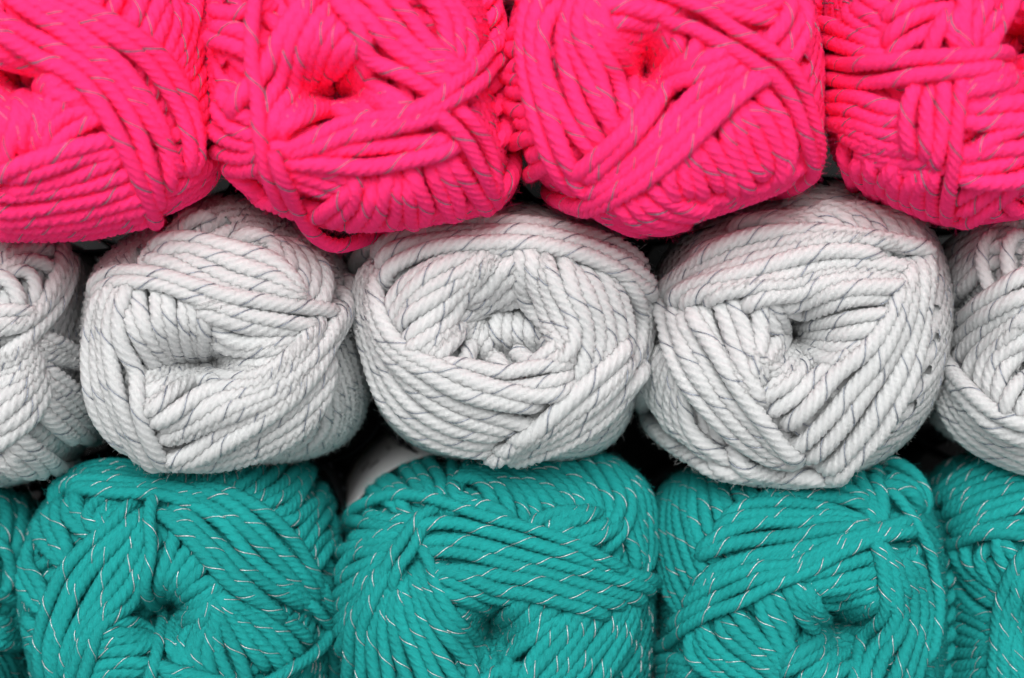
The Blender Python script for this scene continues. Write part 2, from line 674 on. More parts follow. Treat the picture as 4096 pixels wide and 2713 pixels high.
    def fuzz(self, root):
        """loose fibres standing off the strands."""
        segs = []
        for P, U, V, rad in FUZZ.get(root.name, []):
            q = to_px(P)
            ok = (q[:, 0] > -120) & (q[:, 0] < PXW + 120) & (q[:, 1] > -120) & (q[:, 1] < PXH + 120) & (P[:, 1] < self.ys + 0.035)
            if ok.sum() < 3:
                continue
            segs.append((P[ok], U[ok], V[ok], rad[ok]))
        if not segs:
            return
        P = np.concatenate([x[0] for x in segs])
        U = np.concatenate([x[1] for x in segs])
        V = np.concatenate([x[2] for x in segs])
        rad = np.concatenate([x[3] for x in segs])
        T = np.cross(U, V)
        nshort, nlong = int(len(P) * FUZZ_SHORT), int(len(P) * FUZZ_LONG)
        n = nshort + nlong
        i = rng.integers(0, len(P), n)
        a = rng.uniform(0, 2 * np.pi, n)
        out = np.cos(a)[:, None] * U[i] + np.sin(a)[:, None] * V[i]
        root_p = P[i] + T[i] * rng.normal(0, 0.3, n)[:, None] * self.d * 0.3 + out * rad[i][:, None] * 0.9
        ln = np.where(np.arange(n) < nshort, rng.uniform(0.001, 0.0026, n), rng.uniform(0.0025, 0.005, n))
        lift = np.where(np.arange(n) < nshort, rng.uniform(0.08, 0.5, n), rng.uniform(0.2, 0.9, n))
        sg = rng.choice([-1, 1], n)
        dirn = out * lift[:, None] + T[i] * sg[:, None] * 0.8 + rng.normal(0, 0.35, (n, 3))
        dirn /= np.linalg.norm(dirn, axis=1)[:, None]
        bend = rng.normal(0, 0.5, (n, 3))
        t = np.linspace(0, 1, 5)
        C = root_p[:, None, :] + ln[:, None, None] * (dirn[:, None, :] * t[None, :, None] + bend[:, None, :] * (t ** 2)[None, :, None] * 0.6)
        hc = bpy.data.hair_curves.new('fuzz')
        hc.add_curves([5] * n)
        hc.attributes['position'].data.foreach_set('vector', C.astype(np.float32).ravel())
        ra = hc.attributes.get('radius') or hc.attributes.new('radius', 'FLOAT', 'POINT')
        rw = np.repeat(rng.uniform(0.7, 1.3, n)[:, None], 5, 1) * np.array([1, 1, .9, .8, .5])[None] * FUZZ_R
        ra.data.foreach_set('value', rw.astype(np.float32).ravel())
        hc.materials.append(M[self.colour + '_fuzz'])
        o = bpy.data.objects.new('fuzz', hc)
        COL.objects.link(o)
        o.parent = root
        o['kind'] = 'stuff'

    def build(self):
        sp = self.spec
        root = bpy.data.objects.new('yarn_ball', None)
        COL.objects.link(root)
        root.location = (self.cx, self.ys, self.cz)
        root['label'] = sp['label']
        root['category'] = 'yarn ball'
        root['group'] = sp['group']
        bpy.context.view_layer.update()
        self.root = root
        self.core(root)
        self.wind_base(root)
        for b in sp.get('bands', ()):
            if isinstance(b, dict):
                self.band(b['g'], b.get('n', 0), b.get('cap', 0.75), root, b.get('ext', 1) > 0)
            else:
                self.band(b, 0, 0.75, root)
        for fr in sp.get('free', ()):
            x0, y0, sc = self.view
            pts = np.array([(p[0], p[1]) for p in fr], float)
            ym = np.array([p[2] for p in fr], float)
            q = catmull(pts / sc + np.array([x0, y0]), 60)
            yy = np.interp(np.linspace(0, 1, 60), np.linspace(0, 1, len(ym)), ym)
            yy = smooth1(yy, 3)
            X, Z = px_to_plane(q, yy)
            strand(np.stack([X, yy, Z], 1), self.d * 0.86, self.colour, root)
        self.fuzz(root)
        if 'wrap' in sp:
            w = sp['wrap']
            self.wrapper(root, M[w[0]], w[1], w[2], w[3], w[4] if len(w) > 4 else (), w[5] if len(w) > 5 else (0, 0, 1))
        inv = root.matrix_world.inverted()
        for ch in root.children:
            ch.matrix_parent_inverse = inv
        return root

def pts(s):
    return [tuple(float(v) for v in p.split(',')) for p in s.split()]


def bands(txt):
    """one band per line, its guide strands separated by |, points x,y; an n= or cap= option may lead."""
    out = []
    for ln in txt.strip().splitlines():
        ln = ln.strip()
        if not ln:
            continue
        b = {'g': []}
        for part in ln.split('|'):
            part = part.strip()
            if '=' in part:
                k, v = part.split('=')
                b[k] = int(v) if k == 'n' else float(v)
            else:
                b['g'].append(pts(part))
        out.append(b)
    return out


PINK, WHITE, TEAL = 'hot pink yarn balls in the top row', 'white yarn balls in the middle row', 'teal yarn balls in the bottom row'
FP, FW, FT = -0.038, 0.0, 0.019
Z1, Z2, Z3, Z4 = (0, 0, 1.568), (800, 0, 1.493), (1950, 0, 1.568), (3196, 0, 1.65)
Z5, Z6, Z7, Z8, Z9 = (340, 720, 1.3067), (1400, 780, 1.4), (2520, 700, 1.2446), (0, 900, 1.452), (3596, 800, 1.328)
Z10, Z11, Z12, Z13 = (0, 1780, 1.681), (1280, 1700, 1.548), (2550, 1750, 1.628), (3500, 1650, 1.475)
DARK = ('label_black', 0.022, 0.07, 0.0035)  # unseen labels added to the other balls, black to keep the gaps dark
SPECS = []

# ---- white, right of the middle
SPECS.append(dict(colour='white', front=FW, view=Z7, H=0.067, p=2.7, group=WHITE, slant=0.55, wrap=DARK,
    label='white yarn ball with straight level strands above a small deep hole',
    outline=pts('940,30 1150,50 1350,130 1470,280 1540,480 1565,650 1545,850 1500,1050 1420,1230 1320,1340 1180,1440 1050,1510 850,1550 700,1530 520,1490 330,1440 190,1350 110,1230 60,1050 70,850 100,650 115,480 180,360 270,270 420,200 560,150 750,80'),
    hole=(855, 810, 150, 170, 0.043), bands=bands('''
    130,900 70,1030|240,900 190,1040 180,1180 240,1260|310,960 280,1130 330,1290 520,1420
    120,1240 280,1370 500,1470 700,1510|560,1410 700,1470 880,1490 1060,1500
    880,720 950,800 1100,790 1230,740|870,840 950,870 1100,850 1190,800|880,900 960,940 1050,950 1100,900
    870,880 740,940 640,1010|960,960 800,1050 660,1110|1010,980 860,1070 720,1170
    540,250 740,240 890,310|820,200 980,220 1090,320|1050,170 1200,210 1300,340|1270,190 1380,270 1440,380
    330,400 530,330 700,310
    370,670 440,860 560,1000 610,1080|530,650 560,800 620,960 640,1030|700,640 720,770 690,880 640,980
    780,640 900,650 1100,620 1310,620|850,720 1000,720 1150,700 1270,690
    300,650 400,590 650,560 900,470 1150,450 1390,470|560,610 800,570 1000,530 1160,520 1380,510|760,630 850,600 1000,575 1150,570 1350,560
    110,660 200,550 400,430 600,350 850,315 1100,330 1300,365 1460,400|170,610 330,510 560,430 800,370 1000,360 1230,400|250,640 330,570 550,520 800,440 1000,400 1200,410
    1340,540 1290,660 1180,850 1040,990 920,1110 800,1230|1360,500 1330,700 1250,900 1100,1100 960,1270 840,1380|1400,450 1390,650 1340,900 1230,1120 1080,1320 930,1440|1440,430 1450,650 1420,880 1350,1080 1230,1290 1080,1420 1000,1480
    170,630 200,760 280,950 380,1130 520,1290 680,1390 810,1400|240,680 300,850 400,1030 540,1200 680,1320 810,1390|340,690 430,840 530,1010 650,1180 760,1320 820,1375
    ''')))

# ---- white, left of the middle
SPECS.append(dict(colour='white', front=FW, view=Z5, H=0.067, p=2.7, group=WHITE, slant=-0.5, wrap=DARK,
    label='white yarn ball with a wide hole low at its left and slanting strands above',
    outline=pts('790,60 900,80 1050,150 1200,260 1330,350 1420,450 1450,700 1480,950 1500,1150 1460,1300 1370,1400 1200,1460 1000,1490 800,1485 560,1510 430,1490 300,1450 220,1390 150,1300 80,1230 45,1120 25,950 25,800 40,650 60,520 130,400 220,320 400,230 560,140 680,80'),
    hole=(595, 955, 230, 135, 0.045), bands=bands('''
    500,860 600,840 740,780|560,940 660,920 780,860|590,1000 680,990 770,930
    180,570 250,700 310,830 350,980|330,570 390,710 420,850 450,960|500,610 510,740 520,860 540,940|640,670 630,780 620,880 610,950
    320,1060 430,1015 560,1010 660,1050|330,1120 480,1060 640,1060 760,1085|335,1180 520,1105 720,1090
    600,640 800,690 1000,730 1180,770|720,780 900,850 1040,850 1140,820|770,880 870,950 960,950 1070,930|760,990 830,1060 920,1050
    320,470 340,400 440,310 560,180|430,350 500,270 620,190
    860,290 960,330 1000,400 980,480|1030,330 1130,420 1160,530 1120,640|1170,400 1230,470 1240,560 1200,660
    400,370 550,330 700,350 850,400 990,470 1100,600|380,410 540,400 680,450 820,510 960,560 1100,625|360,440 500,460 660,550 800,600 950,620 1100,650
    50,590 120,525 260,505 430,520 570,560 760,620 950,650 1130,670 1290,695|70,615 200,555 450,570 620,640 800,700 1000,740 1190,775
    380,1420 600,1420 850,1330 1050,1200 1200,1060 1290,950|440,1470 700,1470 950,1400 1130,1290 1230,1150
    n=7|340,1190 500,1110 700,1080 870,1050 1000,970 1100,870 1190,750|380,1330 550,1260 740,1180 930,1110 1070,1000 1170,870 1230,740|430,1440 600,1400 800,1300 1000,1170 1160,1010 1270,830 1340,680 1390,520
    140,600 60,780 40,950 60,1130 110,1260 240,1400|200,570 130,760 130,960 170,1130 250,1310 340,1440|260,560 220,700 220,850 280,1000 300,1130 350,1300 440,1450
    ''')))

# ---- white, middle
SPECS.append(dict(colour='white', front=FW, view=Z6, H=0.067, p=2.7, group=WHITE, slant=0.5, wrap=DARK,
    label='white yarn ball with a wide open middle showing knobbly inner loops',
    outline=pts('960,35 1100,60 1250,110 1450,180 1560,240 1640,340 1665,500 1650,650 1640,850 1620,1050 1590,1200 1530,1340 1440,1430 1300,1480 1050,1490 800,1485 600,1480 430,1440 300,1370 200,1270 140,1150 110,1000 75,850 50,700 55,530 70,370 130,280 250,200 400,140 600,90 800,50'),
    inner=0.8, hole=(850, 710, 280, 225, 0.028), bands=bands('''
    n=3|380,900 450,860 560,750|480,920 540,860 590,790
    590,680 720,640 870,590 980,560|620,740 720,700 840,650 920,630
    650,560 780,490 850,420 920,390|680,620 820,560 930,510 1000,500
    n=6|220,690 270,560 400,450 560,380 760,330 900,320|260,780 340,650 480,540 640,450 800,360|350,880 450,800 560,690 600,580 700,470 810,390
    950,350 960,480 1030,610 1120,720 1160,830|1150,370 1200,560 1270,700 1290,870 1240,1010|1400,430 1500,580 1540,750 1530,900 1420,1050
    1490,480 1600,640 1610,800 1560,950|1570,510 1640,650 1640,800 1610,920
    520,940 650,960 850,1010 1000,980 1180,950|560,1000 700,1050 900,1080 1180,1020
    n=2|1070,930 1130,880 1180,830|1100,960 1170,910 1220,860
    120,400 70,560 80,720 120,880 180,1080 270,1220 420,1330 600,1400 800,1420|145,420 130,580 160,740 230,900 350,1060 500,1180 700,1260 930,1300|170,450 200,600 250,740 360,880 500,950 700,1040 900,1090 1100,1100 1190,1080
    80,340 250,220 500,190 800,170 1100,190 1350,250 1560,340 1640,440|150,390 300,280 550,240 800,230 1050,250 1280,320 1480,390 1640,500|220,470 320,380 500,330 750,310 1000,310 1200,350 1400,420 1645,570
    1500,850 1350,1000 1200,1130 1060,1260 940,1340|1560,920 1430,1070 1280,1210 1100,1330 800,1450|1600,960 1500,1150 1350,1290 1150,1400 900,1480
    '''),
    free=[[(750, 670, 0.034), (740, 690, 0.017), (650, 730, 0.013), (585, 800, 0.017), (593, 825, 0.040)],
          [(770, 680, 0.034), (760, 700, 0.017), (665, 770, 0.013), (610, 860, 0.017), (618, 885, 0.040)],
          [(785, 690, 0.034), (775, 710, 0.017), (700, 790, 0.013), (655, 890, 0.017), (663, 915, 0.040)],
          [(800, 700, 0.034), (790, 720, 0.017), (735, 800, 0.013), (705, 905, 0.017), (713, 930, 0.040)],
          [(810, 740, 0.034), (800, 760, 0.017), (765, 840, 0.013), (755, 930, 0.017), (763, 955, 0.040)],
          [(860, 630, 0.034), (850, 650, 0.017), (815, 740, 0.013), (840, 880, 0.017), (848, 905, 0.040)],
          [(915, 620, 0.034), (905, 640, 0.017), (875, 760, 0.013), (905, 900, 0.017), (913, 925, 0.040)],
          [(975, 610, 0.034), (965, 630, 0.017), (935, 760, 0.013), (960, 905, 0.017), (968, 930, 0.040)],
          [(1030, 620, 0.034), (1020, 640, 0.017), (1000, 760, 0.013), (1030, 900, 0.017), (1038, 925, 0.040)],
          [(1095, 630, 0.034), (1085, 650, 0.017), (1065, 760, 0.013), (1085, 890, 0.017), (1093, 915, 0.040)],
          [(710, 830, 0.034), (700, 850, 0.017), (660, 890, 0.013), (640, 950, 0.017), (648, 975, 0.040)],
          [(800, 850, 0.034), (790, 870, 0.017), (800, 910, 0.013), (790, 960, 0.017), (798, 985, 0.040)]]))

# ---- white, cut by the left edge
SPECS.append(dict(colour='white', front=FW+0.004, view=Z8, H=0.067, p=2.7, group=WHITE, slant=0.6, wrap=DARK,
    label='white yarn ball cut off by the left edge of the picture',
    outline=pts('0,60 300,75 480,110 575,190 600,300 585,450 560,600 540,780 555,950 545,1120 520,1270 440,1370 330,1440 200,1490 0,1530 -200,1500 -450,1350 -600,1100 -640,800 -600,450 -450,200 -200,80'),
    hole=(-160, 850, 160, 140, 0.037), bands=bands('''
    cap=0.35|n=3|0,160 100,130 250,120|0,300 100,230 200,225 290,250
    cap=0.35|n=2|-40,300 40,330 90,400 110,480|60,290 150,280 190,330 195,430
    cap=0.35|n=4|230,650 330,690 440,770 500,860|130,690 280,770 400,770
    cap=0.35|n=5|240,830 400,960 500,1080|150,1000 300,1150 420,1240
    cap=0.35|n=4|60,1180 200,1300 330,1400|0,1350 100,1430
    cap=0.35|n=2|-60,520 50,500 130,505 250,530|-60,590 60,560 170,560
    cap=0.35|n=4|210,780 160,880 60,970 -60,1050|250,930 180,1090 80,1180 -60,1280
    cap=0.35|n=3|350,130 330,260 280,370 200,490|410,190 380,330 320,450 220,570 100,690 -40,830
    cap=0.35|n=4|180,620 80,740 -60,830|200,740 130,850 30,930 -60,980
    ''')))

# ---- white, cut by the right edge
SPECS.append(dict(colour='white', front=FW+0.002, view=Z9, H=0.067, p=2.7, group=WHITE, slant=-0.6, wrap=DARK,
    label='white yarn ball cut off by the right edge of the picture',
    outline=pts('640,60 430,110 280,180 215,290 215,420 228,600 225,800 195,950 135,1100 150,1180 260,1280 400,1340 560,1410 700,1450 950,1450 1200,1300 1350,1050 1400,750 1350,400 1200,180 950,60'),
    hole=(800, 900, 150, 150, 0.037), bands=bands('''
    220,320 300,250 420,190 640,120|270,420 350,350 450,270 570,210|240,600 320,500 400,430 490,330
    n=2|520,220 480,320 515,480 510,560|630,220 590,310 610,440
    235,740 330,650 480,550 680,410|270,800 380,710 520,610 680,510|360,940 400,820 500,720 680,590|450,1020 470,900 540,790 680,660|540,1090 540,980 570,900 680,760
    n=2|580,1100 620,980 690,900|640,1130 670,1040 740,980
    240,790 235,920 250,1060 320,1200 420,1290 560,1360 740,1420|260,800 290,930 380,1060 500,1150 620,1230 740,1290|280,820 350,940 450,1040 560,1110 700,1170
    ''')))

# ---- pink, cut by the left edge
SPECS.append(dict(colour='pink', front=FP, view=Z1, H=0.050, p=3.0, group=PINK, slant=0.5, wrap=DARK,
    label='hot pink yarn ball cut off by the left edge of the picture',
    outline=pts('1200,-200 1285,0 1310,400 1340,800 1400,1050 1290,1210 1000,1390 700,1480 400,1505 100,1480 -200,1400 -500,1200 -650,900 -700,500 -650,100 -500,-200 -200,-400 300,-450 800,-400'),
    hole=(110, 540, 170, 120, 0.052), bands=bands('''
    n=4|-60,600 20,760 0,900|0,540 60,680 70,820
    0,250 150,320 330,430|-50,330 120,370 330,460
    200,510 170,640 100,850 50,1000|380,530 250,640 190,760 140,900|560,600 380,680 260,800 220,930|650,720 520,780 400,860 300,960
    1350,950 1250,1060 1100,1150 990,1190|1390,1050 1250,1170 1100,1250 1000,1300
    860,1140 620,1220 300,1280 0,1320|900,1230 650,1330 350,1390 0,1400|920,1330 650,1420 350,1450 50,1450
    700,870 500,910 250,980 50,1050 -20,1100|760,970 600,1000 300,1090 100,1170|840,1060 560,1150 250,1200 0,1220
    880,-20 850,100 760,210|980,30 930,190 890,260|1100,40 1070,200 1020,390|1230,100 1190,330 1090,480|1290,500 1230,600 1150,700|1300,750 1250,820 1180,940
    -100,180 100,260 300,370 500,500 640,680 760,880 870,1120 950,1340|0,30 250,170 480,320 650,460 800,670 920,890 1040,1170|300,-60 520,50 760,190 950,350 1090,560 1160,780 1180,1040
    ''')))

# ---- pink, second
SPECS.append(dict(colour='pink', front=FP, view=Z2, H=0.050, p=3.0, group=PINK, slant=-0.5, wrap=DARK,
    label='hot pink yarn ball with a loose strand drooping below it',
    outline=pts('1740,0 1790,150 1790,400 1800,600 1840,850 1890,1000 1890,1150 1750,1230 1500,1290 1200,1330 900,1345 700,1310 500,1230 250,1100 140,980 90,850 50,650 45,400 40,100 60,-100 150,-350 400,-520 900,-600 1400,-520 1650,-250'),
    hole=(800, 540, 230, 155, 0.052), bands=bands('''
    n=3|90,60 200,90 330,50|60,230 170,260 300,310
    n=5|130,560 200,640 330,720|90,800 230,850 380,880|160,980 280,1000 400,960
    660,440 760,480 830,560|590,540 700,560 830,630 920,690
    900,410 850,510 870,620 920,690|1000,390 960,520 1010,610 1090,690|1050,450 1130,550 1250,640
    640,-20 520,180 400,420 230,640|720,20 600,230 490,480 450,780|780,60 660,240 560,420 500,780|900,130 760,250 640,420 570,540|990,230 870,330 760,400 690,430
    520,690 650,640 800,660 1000,690|500,760 700,720 900,720
    1300,-60 1440,100 1470,300 1510,460|1480,10 1570,120 1600,300 1560,440
    850,50 960,180 1010,320 1120,390 1280,490 1430,580|900,-10 1060,120 1180,260 1320,380 1490,520|1080,-60 1240,90 1340,240 1460,380 1570,450
    490,950 600,960 800,1030 1000,1090 1200,1070|480,1010 620,1080 760,1130 880,1140
    520,1190 760,1240 1000,1260 1300,1240 1600,1190|580,1270 800,1310 1100,1320 1400,1280 1700,1220
    ext=0|900,1090 830,1150 700,1240|1040,1110 1000,1200 930,1290|1210,1080 1230,1180 1230,1280|1420,1000 1480,1100 1550,1230|1500,960 1600,1080 1700,1200
    470,900 600,860 800,830 1000,790 1250,730 1430,680|490,930 700,920 900,890 1150,850 1450,770|520,940 760,950 1000,970 1250,930 1500,870
    1400,680 1530,790 1640,970 1740,1170|1560,690 1650,790 1730,920 1745,1110
    n=2|460,900 650,830 900,760 1150,700 1330,630 1520,490 1790,180|520,900 760,850 1000,770 1250,700 1450,620 1600,540 1790,280
    n=1|cap=1.1|370,-60 360,150 350,300 360,480 390,680 420,880 480,1060 540,1180
    '''),
    free=[[(430, 890, -0.040), (470, 1020, -0.038), (530, 1150, -0.032), (590, 1270, -0.022), (660, 1380, -0.010), (740, 1445, 0.000), (830, 1470, 0.006), (950, 1440, 0.012), (1060, 1395, 0.022), (1150, 1350, 0.036), (1250, 1330, 0.056)]]))

# ---- pink, third
SPECS.append(dict(colour='pink', front=FP, view=Z3, H=0.050, p=3.0, group=PINK, slant=0.5, wrap=DARK,
    label='hot pink yarn ball with strands crossing in a V below its dark hole',
    outline=pts('100,150 75,300 85,500 110,700 150,900 220,1050 330,1190 560,1330 760,1420 1000,1450 1250,1400 1500,1330 1750,1250 1950,1170 2060,1110 2095,1000 2105,700 2090,300 2050,100 2020,-100 1900,-350 1500,-520 1000,-560 500,-450 280,-250 170,-50'),
    hole=(1010, 400, 170, 205, 0.052), bands=bands('''
    900,410 1000,400 1090,380|920,490 1000,450 1090,450|970,560 1030,520 1090,500
    660,60 850,40 1100,60|700,180 850,120 1080,110|700,250 900,190 1100,150|780,320 950,280 1110,180|870,400 980,350 1100,250
    200,150 250,110 330,100|140,480 220,470 290,480|160,700 230,690 330,670|210,850 300,830 400,870|320,1060 400,1020 480,1000
    1150,150 1140,300 1110,470 1080,590|1290,200 1290,320 1220,450 1100,590|1420,290 1380,380 1250,500 1130,600
    330,-60 280,200 290,450 340,680 430,950 560,1200|470,-20 390,200 400,440 470,650 560,830 660,980|600,-20 560,200 620,400 700,650 810,830|680,-20 700,180 780,380 860,560 920,720|740,250 830,400 930,510 1040,620
    560,1080 600,1140 680,1190
    1000,1160 1200,1230 1400,1230 1600,1180 1800,1110 1970,1030|900,1230 1050,1320 1250,1330 1500,1260 1700,1190 1900,1110
    680,1260 760,1340 900,1410|870,1230 1000,1310 1180,1340|1050,1160 1200,1240 1350,1250
    1140,1020 1120,1100 1160,1190|1300,950 1360,1030 1430,1160|1450,800 1520,950 1600,1150|1600,680 1680,880 1750,1090|1730,600 1850,780 1880,960 1800,1080
    1300,-30 1500,70 1650,110 1800,130|1560,-40 1700,10 1820,30
    1860,50 1810,180 1730,280|1900,80 1880,220 1800,340|1990,60 1960,250 1850,430
    1500,320 1300,430 1130,560 980,700 800,880 560,1070|1640,400 1450,540 1280,700 1100,850 900,1020 700,1120|1750,480 1600,560 1420,740 1250,890 1050,1050 850,1180 560,1280 400,1270
    1050,50 1200,130 1400,250 1600,370 1750,480 1850,600 1950,850 2020,1120|1080,10 1280,100 1480,230 1700,370 1830,500 1930,700 2010,950 2045,1110|1100,-40 1350,70 1550,210 1750,330 1880,450 1990,650 2060,900 2065,1090
    ''')))

# ---- pink, cut by the right edge
SPECS.append(dict(colour='pink', front=FP, view=Z4, H=0.050, p=3.0, group=PINK, slant=-0.5, wrap=DARK,
    label='hot pink yarn ball cut off by the right edge, two level strands across its front',
    outline=pts('110,0 130,150 160,400 165,700 185,950 230,1120 350,1200 500,1260 700,1340 900,1420 1020,1450 1300,1410 1485,1400 1800,1300 2000,1000 2050,500 1950,0 1600,-350 1000,-450 400,-350 200,-150'),
    hole=(1470, 390, 150, 190, 0.052), bands=bands('''
    200,260 400,330 600,380|250,150 400,220 560,290|350,40 480,150 600,190|450,-20 560,50 620,90
    n=4|1400,480 1440,430 1560,400|1130,530 1250,480 1420,470
    620,100 750,30 900,-40|560,240 700,150 880,60 1000,0|640,360 780,250 920,190 970,150
    950,140 900,240 870,340|1000,100 970,200 990,340|1110,-20 1080,180 1080,340|1250,20 1180,180 1140,340|1400,20 1330,150 1240,310
    250,640 400,640 560,700 720,740|200,780 400,850 560,900 720,920|320,900 500,960 700,1000 890,980|400,990 560,1050 760,1110 980,1090
    310,1000 340,1080 350,1170|560,1080 500,1170 540,1250|730,1130 720,1230 770,1350|900,1120 890,1230 920,1400
    1260,1170 1130,1240 1030,1300|1430,1180 1350,1280 1100,1400
    1120,560 1300,500 1485,490|1100,640 1300,620 1485,600|1100,740 1300,720 1485,700|1100,850 1300,830 1485,790|1090,960 1250,920 1485,860|1080,1090 1250,1060 1485,1020|1100,1140 1300,1150 1485,1130
    780,560 740,680 720,820 740,960|860,560 840,700 850,850 860,960|950,550 950,700 940,850 910,1040
    n=1|1060,500 1050,680 1030,850 1030,1050 1000,1250 980,1430
    n=2|cap=1.0|170,400 350,430 600,420 850,390 1100,385 1340,355|180,510 350,545 600,540 850,500 1100,480 1260,450
    ''')))

# ---- teal, second
SPECS.append(dict(colour='teal', front=FT, view=Z11, H=0.055, p=2.6, group=TEAL, slant=0.5,
    wrap=('label_white', 0.010, 0.075, 0.0030, ((121, .30, .003, .004, 'ink'), (118, .32, .0015, .003, 'ink'), (112, .27, .003, .006, 'ink'), (110.5, .27, .001, .006, 'ink'),
          (126, .34, .001, .0025, 'ink'), (132, .24, .004, .002, 'ink'), (135, .34, .004, .002, 'ink'), (104, .2, .002, .004, 'ink')), (0.0125, 128, 28)),
    label='teal yarn ball with a white paper label behind its rim',
    outline=pts('980,215 700,240 500,295 330,420 220,560 130,760 100,1000 100,1250 130,1500 180,1700 350,1950 700,2080 1100,2100 1600,2050 1950,1850 2050,1500 2080,1200 2080,950 2060,700 2030,520 1950,360 1830,250 1600,210 1300,200'),
    hole=(1060, 1310, 160, 210, 0.043), bands=bands('''
    330,420 410,470 470,510|520,300 600,420 650,480|700,260 760,380 780,490|980,230 900,330 800,480
    800,1040 900,1090 1050,1100 1160,1080|820,1170 950,1120 1080,1100|870,1250 1000,1170 1080,1150|930,1330 1040,1280 1090,1220
    950,1400 1050,1390 1130,1400|980,1490 1100,1470 1150,1450|1000,1600 1100,1560 1160,1530
    1900,330 2000,530 2040,760 2000,900|1800,270 1930,460 1990,700 1960,860|1860,600 1920,750 1950,880
    860,380 980,370 1060,470 1080,550|900,330 1100,370 1200,480 1240,580|1010,290 1230,370 1340,470 1400,600|1180,260 1400,360 1510,480 1560,610|1400,250 1600,370 1680,530 1690,690|1600,240 1750,390 1790,550 1760,690|1730,250 1860,420 1880,580 1800,740
    1300,650 1400,590 1560,560|1560,740 1700,710 1810,640
    830,420 850,500 950,540|850,540 1000,530 1150,580
    300,560 430,600 600,590|230,640 400,650 520,680|180,740 330,720 460,720|130,900 230,800 420,760|120,980 250,900 420,820|110,1100 250,990 400,900|110,1250 230,1120 380,980|130,1400 200,1250 320,1100
    680,870 770,1080 900,1320 1010,1520|600,880 700,1100 850,1350 950,1600|560,950 620,1200 740,1450 820,1620|540,950 470,1150 530,1400 600,1640|470,950 380,1150 330,1350 360,1640|420,900 330,1080 240,1250 180,1600
    1130,1340 1150,1200 1240,1090|1150,1480 1200,1350 1330,1200 1400,1110|1180,1540 1320,1350 1450,1200 1520,1140|1230,1590 1450,1350 1560,1200 1610,1140|1370,1620 1560,1380 1680,1200 1740,1130|1550,1630 1700,1420 1830,1230 1870,1100|1700,1630 1850,1400 1930,1200 1950,1060
    760,950 900,1010 1050,1040 1180,1060|770,1030 900,1070 1050,1090
    620,650 800,610 1050,670 1350,760 1650,850 1900,930 2080,990|630,790 850,750 1100,790 1400,880 1700,960 2080,1070|680,850 900,870 1100,920 1350,980 1600,1040 1860,1100|740,900 870,930 1050,990 1300,1050 1550,1110 1740,1170
    n=1|290,540 420,485 580,475 750,510 1000,590 1300,660 1500,730 1720,830 1860,910
    n=1|660,800 700,870 720,960
    n=2|690,560 590,650 540,740 470,830 430,930 330,1060|640,680 590,800 520,880 480,980
    ''')))

# ---- teal, first
SPECS.append(dict(colour='teal', front=FT, view=Z10, H=0.055, p=2.6, group=TEAL, slant=0.55,
    wrap=('label_black', 0.012, 0.075, 0.0045, ((50, .35, .002, .005, 'ink_grey'), (44, .25, .0015, .006, 'ink_grey'), (40, .4, .0015, .006, 'ink_grey'), (47, .5, .002, .004, 'ink_grey'), (36, .3, .0015, .006, 'ink_grey'))),
    label='teal yarn ball with a single strand hanging straight down over its hole',
    outline=pts('850,95 600,140 430,220 340,330 250,450 190,650 155,900 170,1100 220,1300 270,1568 300,1750 450,1950 800,2100 1300,2120 1800,2050 2150,1800 2260,1500 2270,1200 2255,900 2250,650 2200,450 2120,250 2050,130 1700,100 1200,90'),
    hole=(1110, 1130, 185, 165, 0.043), bands=bands('''
    200,680 200,800 290,950 340,1120|160,870 190,1000 300,1120
    n=3|190,1180 260,1230 330,1300|210,1340 270,1380 330,1420
    260,520 280,640 400,780|370,400 380,560 480,700|520,340 530,470 650,610
    n=3|700,380 620,460 620,560 700,610|810,430 720,520 700,600
    380,340 520,200 760,150 1000,190|420,320 600,280 800,260 1000,280
    1030,310 1100,230 1180,140|1300,310 1400,220 1480,150|1480,330 1600,240 1700,150|1660,380 1780,280 1880,180|1800,440 1940,340 2030,260|1900,540 2010,450 2090,350|2010,700 2070,600 2130,520|2080,850 2130,760 2180,680
    760,1180 880,1200 1020,1300|680,1290 820,1290 1040,1330|640,1380 800,1390 1030,1390|620,1470 800,1430 1010,1430|600,1580 720,1530 940,1520
    1190,560 1150,720 1080,900 1060,1020|1330,690 1250,800 1130,930 1070,1030|1400,800 1280,930 1120,1030|1470,880 1320,1000 1200,1070|1460,990 1330,1080 1220,1130
    1390,1110 1250,1200 1160,1300 1170,1410|1430,1130 1380,1280 1350,1420 1400,1550|1460,1090 1530,1280 1600,1450 1660,1540|1480,1010 1620,1180 1780,1400 1840,1510|1560,1030 1800,1180 1960,1350 2000,1430|1700,1050 1900,1170 2070,1310
    n=3|1090,1480 1300,1530 1500,1580|1100,1560 1300,1610 1500,1640
    880,430 760,570 600,700 450,860 370,1050 310,1300 320,1600|980,500 860,680 700,860 560,1060 460,1300 420,1600|1000,600 930,800 820,1000 660,1180 560,1350 500,1600|990,780 950,900 850,1070 700,1200 640,1400 580,1600
    1090,480 1200,580 1350,720 1480,880 1600,980 1780,1080|1110,430 1330,500 1500,650 1680,820 1850,960 2060,1110|1200,370 1420,430 1600,560 1780,740 1930,880 2110,1100|1300,330 1500,350 1680,430 1850,560 1970,700 2080,900 2160,1090
    n=3|480,300 700,290 950,310 1150,330 1360,380|560,340 750,370 950,370 1100,380 1260,420
    n=1|2180,420 2240,650 2230,900 2210,1100 2190,1200 2130,1350 1980,1450 1850,1530 1700,1620
    n=2|2110,930 2160,1080 2210,1170|2060,1080 2130,1180 2220,1260
    n=1|cap=0.9|1040,390 1010,550 1040,720 1010,850 960,960 1000,1100 1080,1250 1070,1420 1000,1600
    ''')))

